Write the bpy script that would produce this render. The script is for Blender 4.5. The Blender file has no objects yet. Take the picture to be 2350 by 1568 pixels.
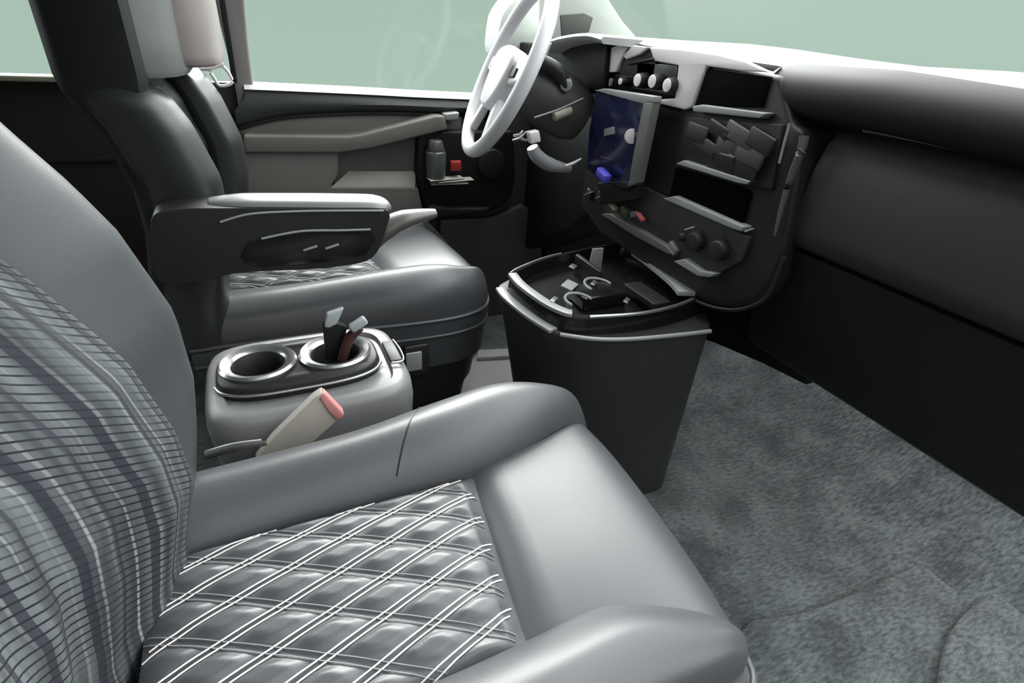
import bpy, bmesh, math, random
from mathutils import Vector, Matrix
S = bpy.context.scene
COL = S.collection
random.seed(4)
# ------------------------------------------------------------------ camera
F_PX = 1250.0
CAM = Vector((.058, -.866, .97))
yaw, pit, rol = [math.radians(a) for a in (26.6, 30.2, -4.26)]
fwd = Vector((math.sin(yaw)*math.cos(pit), math.cos(yaw)*math.cos(pit), -math.sin(pit)))
r0 = Vector((math.cos(yaw), -math.sin(yaw), 0)); d0 = fwd.cross(r0)
right = r0*math.cos(rol) + d0*math.sin(rol)
down = -r0*math.sin(rol) + d0*math.cos(rol)
cd = bpy.data.cameras.new('camera'); cam = bpy.data.objects.new('camera', cd); COL.objects.link(cam)
cd.sensor_fit = 'HORIZONTAL'; cd.sensor_width = 36; cd.lens = 36*F_PX/2350; cd.clip_start = .01
mw = Matrix((right, -down, -fwd)).transposed().to_4x4(); mw.translation = CAM
cam.matrix_world = mw; S.camera = cam

def at(px, py, X=None, Y=None, Z=None):
    """point of the van seen at a photo pixel, at a known real distance (one coordinate given)"""
    d = right*(px-1175) + down*(py-784) + fwd*F_PX
    i, v = (0, X) if X is not None else (1, Y) if Y is not None else (2, Z)
    return CAM + d*((v-CAM[i])/d[i])
# ------------------------------------------------------------------ world: pale green haze low, bright overcast sky above
SIDE = .16
W = bpy.data.worlds.new('world'); S.world = W; W.use_nodes = True
nt = W.node_tree; nt.nodes.clear()
out = nt.nodes.new('ShaderNodeOutputWorld'); bg = nt.nodes.new('ShaderNodeBackground')
tc = nt.nodes.new('ShaderNodeTexCoord'); sx = nt.nodes.new('ShaderNodeSeparateXYZ')
mr = nt.nodes.new('ShaderNodeMapRange'); mr.inputs[1].default_value = -.5; mr.inputs[2].default_value = .5
cr = nt.nodes.new('ShaderNodeValToRGB')
e = cr.color_ramp.elements
e[0].position = 0.0; e[0].color = (.51, .64, .56, 1)
e[1].position = .47; e[1].color = (.43, .555, .485, 1)
x = e.new(.61); x.color = (.425, .55, .48, 1)
x = e.new(.70); x.color = (6.0, 6.2, 6.4, 1)
x = e.new(1.0); x.color = (6.5, 6.6, 6.8, 1)
nt.links.new(tc.outputs['Generated'], sx.inputs[0]); nt.links.new(sx.outputs['Z'], mr.inputs[0])
nt.links.new(mr.outputs[0], cr.inputs[0])
# sky dimming added on the passenger door side, to darken faces turned that way
dt = nt.nodes.new('ShaderNodeVectorMath'); dt.operation = 'DOT_PRODUCT'; dt.inputs[1].default_value = (.45, .85, .25)
m2 = nt.nodes.new('ShaderNodeMapRange'); m2.inputs[1].default_value = -.5; m2.inputs[2].default_value = .2; m2.inputs[3].default_value = SIDE; m2.inputs[4].default_value = 1.0
sc0 = nt.nodes.new('ShaderNodeVectorMath'); sc0.operation = 'SCALE'
nt.links.new(tc.outputs['Generated'], dt.inputs[0]); nt.links.new(dt.outputs['Value'], m2.inputs[0])
nt.links.new(cr.outputs[0], sc0.inputs[0]); nt.links.new(m2.outputs[0], sc0.inputs['Scale']); nt.links.new(sc0.outputs[0], bg.inputs[0]); nt.links.new(bg.outputs[0], out.inputs[0])
bg.inputs[1].default_value = 1.0
# soft sun aimed through the driver window to raise highlights on upward faces
sl = bpy.data.lights.new('sun', 'SUN'); sl.energy = 9.0; sl.angle = math.radians(35); sl.color = (1, .98, .97)
so = bpy.data.objects.new('sun', sl); COL.objects.link(so)
so.rotation_euler = Vector((.30, .80, .50)).to_track_quat('Z', 'Y').to_euler()
S.view_settings.view_transform = 'Standard'; S.view_settings.look = 'None'
S.view_settings.exposure = 0.0; S.view_settings.gamma = 1; S.view_settings.use_curve_mapping = False
# ------------------------------------------------------------------ materials
def mat(name, col, rough=.5, metal=0, spec=.5, bump=.0, bscale=400, coat=0, var=.12, vscale=8):
    m = bpy.data.materials.new(name); m.use_nodes = True; n = m.node_tree
    b = n.nodes['Principled BSDF']
    b.inputs['Roughness'].default_value = rough; b.inputs['Metallic'].default_value = metal
    b.inputs['Specular IOR Level'].default_value = spec
    b.inputs['Coat Weight'].default_value = coat; b.inputs['Coat Roughness'].default_value = .15
    t = n.nodes.new('ShaderNodeTexCoord'); no = n.nodes.new('ShaderNodeTexNoise'); no.inputs['Scale'].default_value = vscale
    no.inputs['Detail'].default_value = 4
    n.links.new(t.outputs['Object'], no.inputs['Vector'])
    mx = n.nodes.new('ShaderNodeMix'); mx.data_type = 'RGBA'
    mx.inputs[6].default_value = tuple(c*(1-var) for c in col)+(1,); mx.inputs[7].default_value = tuple(min(1, c*(1+var)) for c in col)+(1,)
    n.links.new(no.outputs['Fac'], mx.inputs[0]); n.links.new(mx.outputs[2], b.inputs['Base Color'])
    if bump:
        n2 = n.nodes.new('ShaderNodeTexNoise'); n2.inputs['Scale'].default_value = bscale
        n.links.new(t.outputs['Object'], n2.inputs['Vector'])
        bp = n.nodes.new('ShaderNodeBump'); bp.inputs['Strength'].default_value = bump; bp.inputs['Distance'].default_value = .001
        n.links.new(n2.outputs['Fac'], bp.inputs['Height']); n.links.new(bp.outputs[0], b.inputs['Normal'])
    return m
LEA = mat('grey_leather', (.060, .062, .067), .42, spec=.6, bump=.15, bscale=900, var=.06)
LEAD = mat('charcoal_leather', (.018, .020, .021), .38, spec=.6, bump=.15, bscale=900)
LEAB = mat('seatback_leather', (.042, .047, .051), .5, spec=.35, bump=.15, bscale=900, var=.06)
DARK = mat('black_plastic', (.010, .010, .010), .5, spec=.3)
TRIM = mat('charcoal_plastic', (.018, .018, .018), .45, spec=.35, bump=.1, bscale=1200)
GLOSS = mat('piano_black', (.008, .008, .009), .2, spec=.5)
BODYP = mat('console_plastic', (.032, .031, .031), .42, spec=.4, bump=.1, bscale=1200)
BOXP = mat('grey_console_plastic', (.20, .20, .20), .38, spec=.5, bump=.1, bscale=1200, var=.05)
DOORP = mat('taupe_door_plastic', (.15, .145, .13), .55, spec=.4, bump=.1, bscale=1200, var=.05)
DOORD = mat('dark_door_vinyl', (.032, .036, .035), .5, spec=.4)
SILV = mat('brushed_silver', (.55, .55, .56), .28, metal=.9, var=.05)
RAIL = mat('satin_grey_trim', (.30, .30, .30), .35, spec=.6, var=.08)
BEZ = mat('pale_bezel_plastic', (.80, .75, .76), .35, spec=.5, var=.04)
WHT = mat('lit_wheel_leather', (.62, .61, .63), .35, spec=.5, var=.06)  # window light on the wheel is worked into this base colour
WPIL = mat('lit_pillar_plastic', (.50, .53, .48), .5, var=.04)  # daylight falling on the pillar is part of this pale colour
DTOP = mat('dash_top_skylit', (.40, .42, .42), .35, spec=.7, bump=.1, bscale=900)  # sky reflection on the dash top put into the pale base colour
ROLL = mat('dash_roll_vinyl', (.024, .022, .021), .6, spec=.2, bump=.1, bscale=900)
GLOV = mat('glovebox_plastic', (.026, .024, .023), .5, spec=.35, bump=.1, bscale=1200)
BELT = mat('beige_buckle_plastic', (.42, .39, .34), .5, var=.04)
RED = mat('pink_red_button', (.62, .26, .25), .45)
BEIG = mat('pale_grey_plastic', (.42, .40, .39), .5)
STIT = mat('white_thread', (.72, .71, .68), .6)
PINKL = mat('pinkish_grey_leather', (.23, .20, .19), .5, var=.25, vscale=14)
HEADR = mat('soft_grey_leather', (.17, .175, .17), .5, var=.2, vscale=14)
PAPER = mat('paper', (.55, .54, .48), .7)
REDP = mat('red_plastic', (.45, .04, .03), .5)
GREENP = mat('green_plastic', (.06, .09, .04), .6)
BLUE = mat('blue_violet_plastic', (.10, .09, .62), .35)
CREAM = mat('cream_plastic', (.50, .48, .36), .5)
CLIGHT = mat('pale_glossy_tip', (.42, .46, .46), .3)
HEADL = mat('headliner', (.30, .30, .28), .8)
MIRW = mat('white_paint', (.72, .74, .73), .3, coat=.4)

def screen_mat():
    m = mat('blue_tinted_screen', (.012, .018, .06), .12, spec=.6, var=.2, vscale=5)
    return m
SCR = screen_mat()

def carpet_mat():
    m = bpy.data.materials.new('carpet'); m.use_nodes = True; n = m.node_tree; b = n.nodes['Principled BSDF']
    b.inputs['Roughness'].default_value = .95; b.inputs['Specular IOR Level'].default_value = .1
    b.inputs['Sheen Weight'].default_value = .3
    t = n.nodes.new('ShaderNodeTexCoord'); mp = n.nodes.new('ShaderNodeMapping')
    mp.inputs['Rotation'].default_value = (0, 0, math.radians(35)); mp.inputs['Scale'].default_value = (60, 170, 60)
    no = n.nodes.new('ShaderNodeTexNoise'); no.inputs['Scale'].default_value = 1; no.inputs['Detail'].default_value = 3
    n.links.new(t.outputs['Object'], mp.inputs[0]); n.links.new(mp.outputs[0], no.inputs['Vector'])
    n2 = n.nodes.new('ShaderNodeTexNoise'); n2.inputs['Scale'].default_value = 9; n2.inputs['Detail'].default_value = 3
    n.links.new(t.outputs['Object'], n2.inputs['Vector'])
    ad = n.nodes.new('ShaderNodeMath'); ad.operation = 'MULTIPLY'
    n.links.new(no.outputs['Fac'], ad.inputs[0]); n.links.new(n2.outputs['Fac'], ad.inputs[1])
    c = n.nodes.new('ShaderNodeValToRGB'); c.color_ramp.elements[0].position = .15; c.color_ramp.elements[1].position = .38
    c.color_ramp.elements[0].color = (.038, .046, .047, 1); c.color_ramp.elements[1].color = (.13, .148, .145, 1)
    n.links.new(ad.outputs[0], c.inputs[0]); n.links.new(c.outputs[0], b.inputs['Base Color'])
    bp = n.nodes.new('ShaderNodeBump'); bp.inputs['Strength'].default_value = .9; bp.inputs['Distance'].default_value = .006
    n.links.new(no.outputs['Fac'], bp.inputs['Height']); n.links.new(bp.outputs[0], b.inputs['Normal'])
    return m
CARP = carpet_mat()

def glass_mat():
    m = bpy.data.materials.new('window_glass'); m.use_nodes = True; n = m.node_tree; n.nodes.clear()
    o = n.nodes.new('ShaderNodeOutputMaterial'); tr = n.nodes.new('ShaderNodeBsdfTransparent'); gl = n.nodes.new('ShaderNodeBsdfGlossy')
    tr.inputs[0].default_value = (.97, .99, .975, 1); gl.inputs['Roughness'].default_value = .02
    mx = n.nodes.new('ShaderNodeMixShader'); mx.inputs[0].default_value = .01
    n.links.new(tr.outputs[0], mx.inputs[1]); n.links.new(gl.outputs[0], mx.inputs[2]); n.links.new(mx.outputs[0], o.inputs[0])
    return m
GLASS = glass_mat()

def weave_mat():
    m = bpy.data.materials.new('plaid_mesh_fabric'); m.use_nodes = True; n = m.node_tree; b = n.nodes['Principled BSDF']
    b.inputs['Roughness'].default_value = .75; b.inputs['Specular IOR Level'].default_value = .2
    L = n.links.new
    t = n.nodes.new('ShaderNodeTexCoord'); s = n.nodes.new('ShaderNodeSeparateXYZ')
    # gentle warp so the threads wander
    nz = n.nodes.new('ShaderNodeTexNoise'); nz.inputs['Scale'].default_value = 7
    L(t.outputs['UV'], nz.inputs['Vector'])
    wa = n.nodes.new('ShaderNodeVectorMath'); wa.operation = 'SCALE'; wa.inputs['Scale'].default_value = .012
    L(nz.outputs['Color'], wa.inputs[0])
    ad = n.nodes.new('ShaderNodeVectorMath'); ad.operation = 'ADD'; L(t.outputs['UV'], ad.inputs[0]); L(wa.outputs[0], ad.inputs[1])
    L(ad.outputs[0], s.inputs[0])
    def lines(sock, period, width):
        a = n.nodes.new('ShaderNodeMath'); a.operation = 'DIVIDE'; a.inputs[1].default_value = period; L(sock, a.inputs[0])
        f = n.nodes.new('ShaderNodeMath'); f.operation = 'FRACT'; L(a.outputs[0], f.inputs[0])
        c = n.nodes.new('ShaderNodeMath'); c.operation = 'LESS_THAN'; c.inputs[1].default_value = width; L(f.outputs[0], c.inputs[0])
        return c.outputs[0]
    def noise1(sock_vec, sx_, sy_, lo, hi):
        mp = n.nodes.new('ShaderNodeMapping'); mp.inputs['Scale'].default_value = (sx_, sy_, 1); L(sock_vec, mp.inputs[0])
        q = n.nodes.new('ShaderNodeTexNoise'); q.inputs['Scale'].default_value = 1; q.inputs['Detail'].default_value = 3; L(mp.outputs[0], q.inputs['Vector'])
        r = n.nodes.new('ShaderNodeMapRange'); r.inputs[1].default_value = lo; r.inputs[2].default_value = hi; L(q.outputs['Fac'], r.inputs[0])
        return r.outputs[0]
    def mix(fac, a, bb):
        x = n.nodes.new('ShaderNodeMix'); x.data_type = 'RGBA'; L(fac, x.inputs[0])
        for i, v in ((6, a), (7, bb)):
            if isinstance(v, tuple): x.inputs[i].default_value = v
            else: L(v, x.inputs[i])
        return x.outputs[2]
    def mul(a, c):
        x = n.nodes.new('ShaderNodeMath'); x.operation = 'MULTIPLY'; L(a, x.inputs[0])
        if isinstance(c, float): x.inputs[1].default_value = c
        else: L(c, x.inputs[1])
        return x.outputs[0]
    vert = noise1(ad.outputs[0], 55, 3, .4, .62)          # vertical bands
    base = mix(vert, (.045, .05, .055, 1), (.115, .127, .132, 1))
    base = mix(mul(lines(s.outputs['X'], .021, .12), noise1(ad.outputs[0], 9, 3, .4, .6)), base, (.27, .27, .26, 1))
    base = mix(mul(lines(s.outputs['X'], .034, .22), .8), base, (.02, .022, .03, 1))
    base = mix(mul(lines(s.outputs['Y'], .0088, .22), noise1(ad.outputs[0], 10, 5, .34, .5)), base, (.015, .015, .02, 1))
    L(base, b.inputs['Base Color'])
    return m
WEAVE = weave_mat()
# ------------------------------------------------------------------ helpers
ORG = {}
def prop(o, label=None, cat=None, group=None, kind=None):
    for k, v in (('label', label), ('category', cat), ('group', group), ('kind', kind)):
        if v: o[k] = v
    return o
def thing(name, loc, label, cat, group=None, kind=None):
    o = bpy.data.objects.new(name, None); COL.objects.link(o); o.location = loc; o.empty_display_size = .05
    ORG[o.name] = Vector(loc)
    return prop(o, label, cat, group, kind)
def link(name, bm, m, parent=None, smooth=True, label=None, cat=None, group=None, kind=None, recalc=True, sub=0):
    if recalc: bmesh.ops.recalc_face_normals(bm, faces=bm.faces)
    if parent is not None: off = ORG[parent.name]
    else:
        xs = [v.co for v in bm.verts]
        off = Vector(((min(c.x for c in xs)+max(c.x for c in xs))/2, (min(c.y for c in xs)+max(c.y for c in xs))/2, min(c.z for c in xs)))
    bmesh.ops.translate(bm, verts=bm.verts, vec=-off)
    me = bpy.data.meshes.new(name); bm.to_mesh(me); bm.free()
    for p in me.polygons: p.use_smooth = smooth
    me.materials.append(m)
    o = bpy.data.objects.new(name, me); COL.objects.link(o)
    if parent is not None: o.parent = parent
    else: o.location = off
    ORG[o.name] = off
    if smooth:
        md = None
        try: me.set_sharp_from_angle(angle=math.radians(50))
        except Exception: pass
    if sub:
        s = o.modifiers.new('s', 'SUBSURF'); s.levels = sub; s.render_levels = sub
    return prop(o, label, cat, group, kind)
def smoothpts(pts, n=6, closed=False):
    P = [Vector(p) for p in pts]; N = len(P); out = []
    segs = N if closed else N-1
    for i in range(segs):
        g = (lambda k: P[k % N]) if closed else (lambda k: P[max(0, min(N-1, k))])
        a, b, c, d = g(i-1), g(i), g(i+1), g(i+2)
        for j in range(n):
            t = j/n
            out.append(.5*((2*b)+(c-a)*t+(2*a-5*b+4*c-d)*t*t+(3*b-a-3*c+d)*t**3))
    if not closed: out.append(P[-1])
    return out
def loft(bm, rings, closed=True, cap=True):
    V = [[bm.verts.new(p) for p in r] for r in rings]
    for a, b in zip(V, V[1:]):
        n = len(a)
        for i in range(n if closed else n-1):
            j = (i+1) % n
            bm.faces.new((a[i], a[j], b[j], b[i]))
    if cap and closed:
        bm.faces.new(V[0]); bm.faces.new(V[-1])
    return V
def tube_bm(pts, rad, seg=12, bm=None, squash=(1, 1), up=(0, 0, 1), closed=False):
    bm = bm or bmesh.new(); pts = [Vector(p) for p in pts]; N = len(pts); rings = []
    for i, p in enumerate(pts):
        if closed: d = (pts[(i+1) % N]-pts[(i-1) % N])
        else: d = (pts[min(i+1, N-1)]-pts[max(i-1, 0)])
        d.normalize()
        s = d.cross(Vector(up))
        if s.length < 1e-3: s = d.cross(Vector((1, 0, 0)))
        s.normalize(); u = s.cross(d)
        r = rad[i] if isinstance(rad, (list, tuple)) else rad
        rings.append([p + s*(math.cos(a)*r*squash[0]) + u*(math.sin(a)*r*squash[1]) for a in (2*math.pi*k/seg for k in range(seg))])
    if closed:
        V = [[bm.verts.new(p) for p in r] for r in rings]
        for i in range(N):
            a, b = V[i], V[(i+1) % N]
            for k in range(seg): bm.faces.new((a[k], a[(k+1) % seg], b[(k+1) % seg], b[k]))
    else: loft(bm, rings)
    return bm
def tube(name, pts, rad, m, parent=None, n=6, **k):
    kk = {q: k.pop(q) for q in ('seg', 'squash', 'up', 'closed') if q in k}
    P = smoothpts(pts, n, kk.get('closed', False)) if n > 1 else pts
    if isinstance(rad, (list, tuple)):
        L = len(P); R = []
        for i in range(L):
            t = i/(L-1)*(len(rad)-1); a = min(int(t), len(rad)-2); R.append(rad[a]*(1-(t-a))+rad[a+1]*(t-a))
        rad = R
    return link(name, tube_bm(P, rad, **kk), m, parent, **k)
def bevel(bm, w, seg=3):
    if w > 0:
        bmesh.ops.recalc_face_normals(bm, faces=bm.faces)
        ed = [e_ for e_ in bm.edges if len(e_.link_faces) == 2 and e_.calc_face_angle(0) > math.radians(28)]
        bmesh.ops.bevel(bm, geom=ed, offset=w, offset_type='OFFSET', segments=seg, profile=.5, affect='EDGES', clamp_overlap=True)
def prism_bm(poly, vec, bev=0, seg=3, bm=None):
    b = bmesh.new(); vec = Vector(vec)
    A = [b.verts.new(Vector(p)) for p in poly]; B = [b.verts.new(Vector(p)+vec) for p in poly]
    n = len(A)
    b.faces.new(A); b.faces.new(B[::-1])
    for i in range(n): b.faces.new((A[i], B[i], B[(i+1) % n], A[(i+1) % n]))
    bevel(b, bev, seg)
    if bm is not None:
        me = bpy.data.meshes.new('t'); b.to_mesh(me); b.free(); bm.from_mesh(me); bpy.data.meshes.remove(me); return bm
    return b
def prism(name, poly, vec, m, parent=None, bev=0, seg=3, **k):
    return link(name, prism_bm(poly, vec, bev, seg), m, parent, **k)
def box_bm(c, s, bev=0, rot=(0, 0, 0), seg=3, bm=None):
    b = bmesh.new(); bmesh.ops.create_cube(b, size=1); bmesh.ops.scale(b, vec=Vector(s), verts=b.verts)
    bevel(b, bev, seg)
    from mathutils import Euler
    bmesh.ops.rotate(b, cent=(0, 0, 0), matrix=Euler(rot).to_matrix(), verts=b.verts)
    bmesh.ops.translate(b, vec=Vector(c), verts=b.verts)
    if bm is not None:
        me = bpy.data.meshes.new('t'); b.to_mesh(me); b.free(); bm.from_mesh(me); bpy.data.meshes.remove(me); return bm
    return b
def box(name, c, s, m, parent=None, bev=0, rot=(0, 0, 0), **k):
    return link(name, box_bm(c, s, bev, rot), m, parent, **k)
def cyl_bm(a, b_, r1, r2=None, seg=24, bev=0):
    a, b_ = Vector(a), Vector(b_); r2 = r1 if r2 is None else r2
    b = bmesh.new(); bmesh.ops.create_cone(b, cap_ends=True, segments=seg, radius1=r1, radius2=r2, depth=(b_-a).length)
    bevel(b, bev, 2)
    q = (b_-a).to_track_quat('Z', 'Y')
    bmesh.ops.rotate(b, cent=(0, 0, 0), matrix=q.to_matrix(), verts=b.verts); bmesh.ops.translate(b, vec=(a+b_)/2, verts=b.verts)
    return b
def plX(pts, X): return [at(px, py, X=X) for px, py in pts]
def plY(pts, Y): return [at(px, py, Y=Y) for px, py in pts]
def plateX(name, pts, X, depth, m, parent, bev=.002, **k): return prism(name, plX(pts, X), (depth, 0, 0), m, parent, bev, **k)
def plateY(name, pts, Y, depth, m, parent, bev=.002, **k): return prism(name, plY(pts, Y), (0, depth, 0), m, parent, bev, **k)
def lerp(a, b, t): return a+(b-a)*t
def interp(tab, x):
    if x <= tab[0][0]: return tab[0][1]
    for (a, fa), (b, fb) in zip(tab, tab[1:]):
        if x <= b: return lerp(fa, fb, (x-a)/(b-a))
    return tab[-1][1]
def sm(t): t = max(0, min(1, t)); return t*t*(3-2*t)
# ================================================================== the van shell
ST = dict(kind='structure')
HALF = .90
# floor with the raised engine tunnel and the toe board
bm = bmesh.new()
prof = [(-2.4, .0), (-.3, .0), (.75, .0), (1.1, .0), (1.3, .03), (1.5, .12), (1.62, .30), (1.68, .6)]
prof = [(p.x, p.z) for p in smoothpts([(a, 0, z) for a, z in prof], 8)]
ys = [-.90+.05*i for i in range(37)]
def floor_h(x, y):
    base = interp(prof, x)
    return base
loft(bm, [[(x, y, z) for y in ys] for x, z in prof], closed=False)
floor = link('floor', bm, CARP, **ST)
# passenger-side floor: thick moulded mat with a rolled edge
mat_poly = [at(px, py, Z=.012) for px, py in ((1725, 1425), (1850, 1405), (2000, 1345), (2150, 1275), (2290, 1200), (2420, 1150))]
mp = [Vector(p) for p in smoothpts(mat_poly, 4)]
poly = mp + [Vector((1.45, -.89, .012)), Vector((.62, -.89, .012)), Vector((.62, -.55, .012))]
prism('floor_mat', [(p.x, p.y, .002) for p in poly], (0, 0, .014), CARP, bev=.006, label='dark grey carpet mat lying on the passenger footwell floor by the door', cat='floor mat')
step = [at(px, py, Z=.03) for px, py in ((2150, 1600), (2165, 1500), (2195, 1430), (2260, 1370), (2350, 1325), (2450, 1290))]
step = smoothpts(step, 4)
poly = [Vector(p) for p in step] + [Vector((1.30, -.89, 0)), Vector((.98, -.89, 0))]
prism('step_cover', [(p.x, p.y, .017) for p in poly], (0, 0, .014), CARP, bev=.006, label='rounded carpet step cover lying on the mat at the door side', cat='step cover')
# roof, rear and side bodies
prism('ceiling', [(-2.4, -.9, 1.50), (.55, -.9, 1.50), (.55, .9, 1.50), (-2.4, .9, 1.50)], (0, 0, .03), HEADL, **ST)
box('wall_rear', (-2.42, 0, .75), (.04, 1.8, 1.5), DARK, **ST)
WD = mat('dark_brown_side_trim', (.012, .009, .006), .7)
# driver side behind the B-pillar
y0 = .86
prism('wall_left', [(-2.4, y0, 0), (.06, y0, 0), (.06, y0, .79), (-2.4, y0, .79)], (0, .04, 0), WD, bev=.004, **ST)
prism('trim_1', [(-2.4, y0-.03, .785), (-.15, y0-.03, .785), (-.15, y0-.03, .798), (-2.4, y0-.03, .798)], (0, .05, 0), mat('sill_cap', (.30, .29, .22), .35), bev=.004, **ST)
prism('trim_2', [(-2.4, y0-.008, .60), (.0, y0-.008, .60), (.0, y0-.008, .615), (-2.4, y0-.008, .615)], (0, .01, 0), WD, bev=.003, **ST)
prism('wall_right', [(-2.4, -.9, 0), (-.22, -.9, 0), (-.22, -.9, 1.5), (-2.4, -.9, 1.5)], (0, -.04, 0), DOORP, bev=.004, **ST)
# B pillar
bp = plY([(488, -8), (560, -8), (570, 100), (582, 196), (540, 196), (510, 90)], .84)
bp[0].z = 1.5; bp[1].z = 1.5; bp[0].x -= .08; bp[1].x -= .05
bpl = [at(490, 0, Y=.84), at(562, 0, Y=.84)]
pil = [(bp[0].x, .84, 1.5), (bp[1].x, .84, 1.5), tuple(bpl[1]), tuple(bp[2]), tuple(bp[3]), (bp[3].x, .84, .05), (bp[4].x-.02, .84, .05), tuple(bp[4]), tuple(bpl[0])]
prism('trim_3', pil, (0, .06, 0), mat('pillar_plastic', (.20, .19, .185), .5), bev=.008, **ST)
gro = plY([(503, 0), (517, 0), (545, 190), (533, 190)], .838)
prism('trim_4', gro, (0, .01, 0), DARK, bev=.002, **ST)
# A pillar and windscreen
ap = thing('trim_5', (1.1, .80, .93), None, None, kind='structure')
prism('pillar_cover', [(.945, .80, .925), (1.27, .80, .955), (1.20, .80, 1.0), (.62, .80, 1.5), (.50, .80, 1.5), (.93, .80, 1.06)], (0, .08, 0), WPIL, ap, bev=.012)
prism('pillar_recess', plY([(1290, 88), (1286, 34), (1340, 30), (1362, 40), (1352, 74), (1320, 84)], .797), (0, .01, 0), mat('grey_recess', (.09, .09, .08), .6), ap, bev=.003)
prism('window_1', [(1.42, -.85, .94), (1.42, .85, .94), (.58, .85, 1.49), (.58, -.85, 1.49)], (.004, 0, .005), GLASS, **ST)
prism('window_2', [(.11, .872, .77), (.96, .872, .75), (1.18, .872, .98), (.55, .872, 1.48), (.05, .872, 1.48)], (0, .004, 0), GLASS, smooth=False, **ST)
prism('window_3', [(-2.3, .87, .79), (.03, .87, .79), (-.04, .87, 1.48), (-2.3, .87, 1.48)], (0, .004, 0), GLASS, smooth=False, **ST)
prism('wall_front', [(1.70, -.9, 0), (1.70, .9, 0), (1.70, .9, .93), (1.70, -.9, .93)], (.03, 0, 0), DARK, **ST)
# cowl side on the far side below the dash
prism('wall_side', [(1.0, .86, 0), (1.7, .86, 0), (1.7, .86, .95), (1.0, .86, .93)], (0, .04, 0), DARK, bev=.003, **ST)

# ------------------------------------------------------------------ driver door
door = thing('door_1', (.5, .84, .05), None, None, kind='structure')
prism('door_skin', [(.07, .86, .06), (1.02, .86, .06), (1.06, .86, .35), (1.02, .86, .76), (.07, .86, .78)], (0, .04, 0), mat('lower_door_plastic', (.045, .042, .037), .55), door, bev=.006)
# upper vinyl pad, rounded top
sill = [at(px, py, Y=.84) for px, py in ((560, 200), (700, 206), (850, 213), (960, 219), (1100, 225), (1160, 228))]
low = [at(px, py, Y=.84) for px, py in ((545, 292), (640, 268), (760, 259), (900, 256), (1040, 262), (1150, 264))]
bm = bmesh.new(); rings = []
for a, b in zip(smoothpts(sill, 4), smoothpts(low, 4)):
    h = a.z-b.z
    rings.append([(a.x, .885, a.z), (a.x, .855, a.z+.002), (a.x, .835, a.z-.006), (a.x, .822, a.z-.022), (b.x, .818, b.z+h*.45), (b.x, .822, b.z+.012), (b.x, .835, b.z), (b.x, .885, b.z)])
loft(bm, rings); link('window_sill_pad', bm, DOORD, door)
bm = bmesh.new(); rings = []
for a in smoothpts(sill, 4):
    rings.append([(a.x, .888, a.z+.001), (a.x, .888, a.z+.009), (a.x, .838, a.z+.006), (a.x, .829, a.z-.004), (a.x, .835, a.z-.006)])
loft(bm, rings); link('sill_highlight', bm, BEZ, door)  # pale strip stands in for sky light on the sill's top edge
prism('piping', [p+Vector((0, 0, 0)) for p in smoothpts([at(px, py, Y=.832) for px, py in ((550, 290), (640, 268), (760, 259), (900, 257), (1050, 263))], 4)] +
      [p for p in reversed(smoothpts([at(px, py, Y=.832) for px, py in ((550, 300), (640, 277), (760, 267), (900, 265), (1050, 272))], 4))], (0, .02, 0), DARK, door, bev=.001)
# middle panel of taupe plastic
plateY('upper_panel', [(545, 290), (640, 270), (760, 262), (900, 260), (1060, 268), (1060, 300), (800, 325), (560, 325)], .838, .03, DOORP, door, bev=.003)
# armrest: level ledge then rising pull
plateY('armrest', [(560, 311), (800, 313), (830, 309), (1000, 266), (1022, 266), (1028, 298), (1000, 305), (860, 340), (780, 352), (560, 352)], .785, .06, DOORP, door, bev=.007)
plateY('panel_lower', [(560, 345), (778, 345), (776, 400), (758, 432), (960, 432), (975, 500), (1030, 560), (560, 560)], .800, .05, DOORP, door, bev=.006)
plateY('pull_recess', [(770, 345), (860, 335), (1025, 290), (1040, 440), (765, 440)], .835, .012, mat('recess_shaded_plastic', (.11, .107, .092), .55), door, bev=.002)  # door plastic darkened for the shade inside the pull recess
# sloping bottom of the pull recess
bm = bmesh.new()
a, b, c, d = at(758, 430, Y=.800), at(952, 430, Y=.800), at(955, 392, Y=.832), at(800, 392, Y=.832)
prism('recess_shelf', [a, b, c, d], (0, 0, -.012), mat('shelf_lit_plastic', (.24, .235, .205), .5), door, bev=.002)  # door plastic lightened for the light falling on this ledge
# dark map pocket with a rounded corner
pk = [(958, 300), (1180, 300), (1184, 400), (1176, 450), (1150, 478), (1100, 490), (1010, 498), (975, 480), (955, 400)]
plateY('map_pocket', pk, .812, .045, DARK, door, bev=.01)
plateY('pocket_lip', [(985, 470), (1040, 478), (1130, 478), (1110, 490), (1010, 500), (978, 494)], .790, .03, TRIM, door, bev=.008)
q = at(1130, 378, Y=.80)
link('speaker', cyl_bm(q, q+Vector((0, .025, 0)), .047, .052, 32, .006), TRIM, door)
plateY('lower_door_panel', [(1010, 505), (1130, 500), (1200, 470), (1245, 500), (1245, 780), (1010, 780)], .825, .03, mat('kick_plastic', (.05, .047, .042), .6), door, bev=.008)
plateY('door_handle', [(1020, 262), (1055, 258), (1052, 276), (1024, 278)], .79, .04, RAIL, door, bev=.004)
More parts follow.
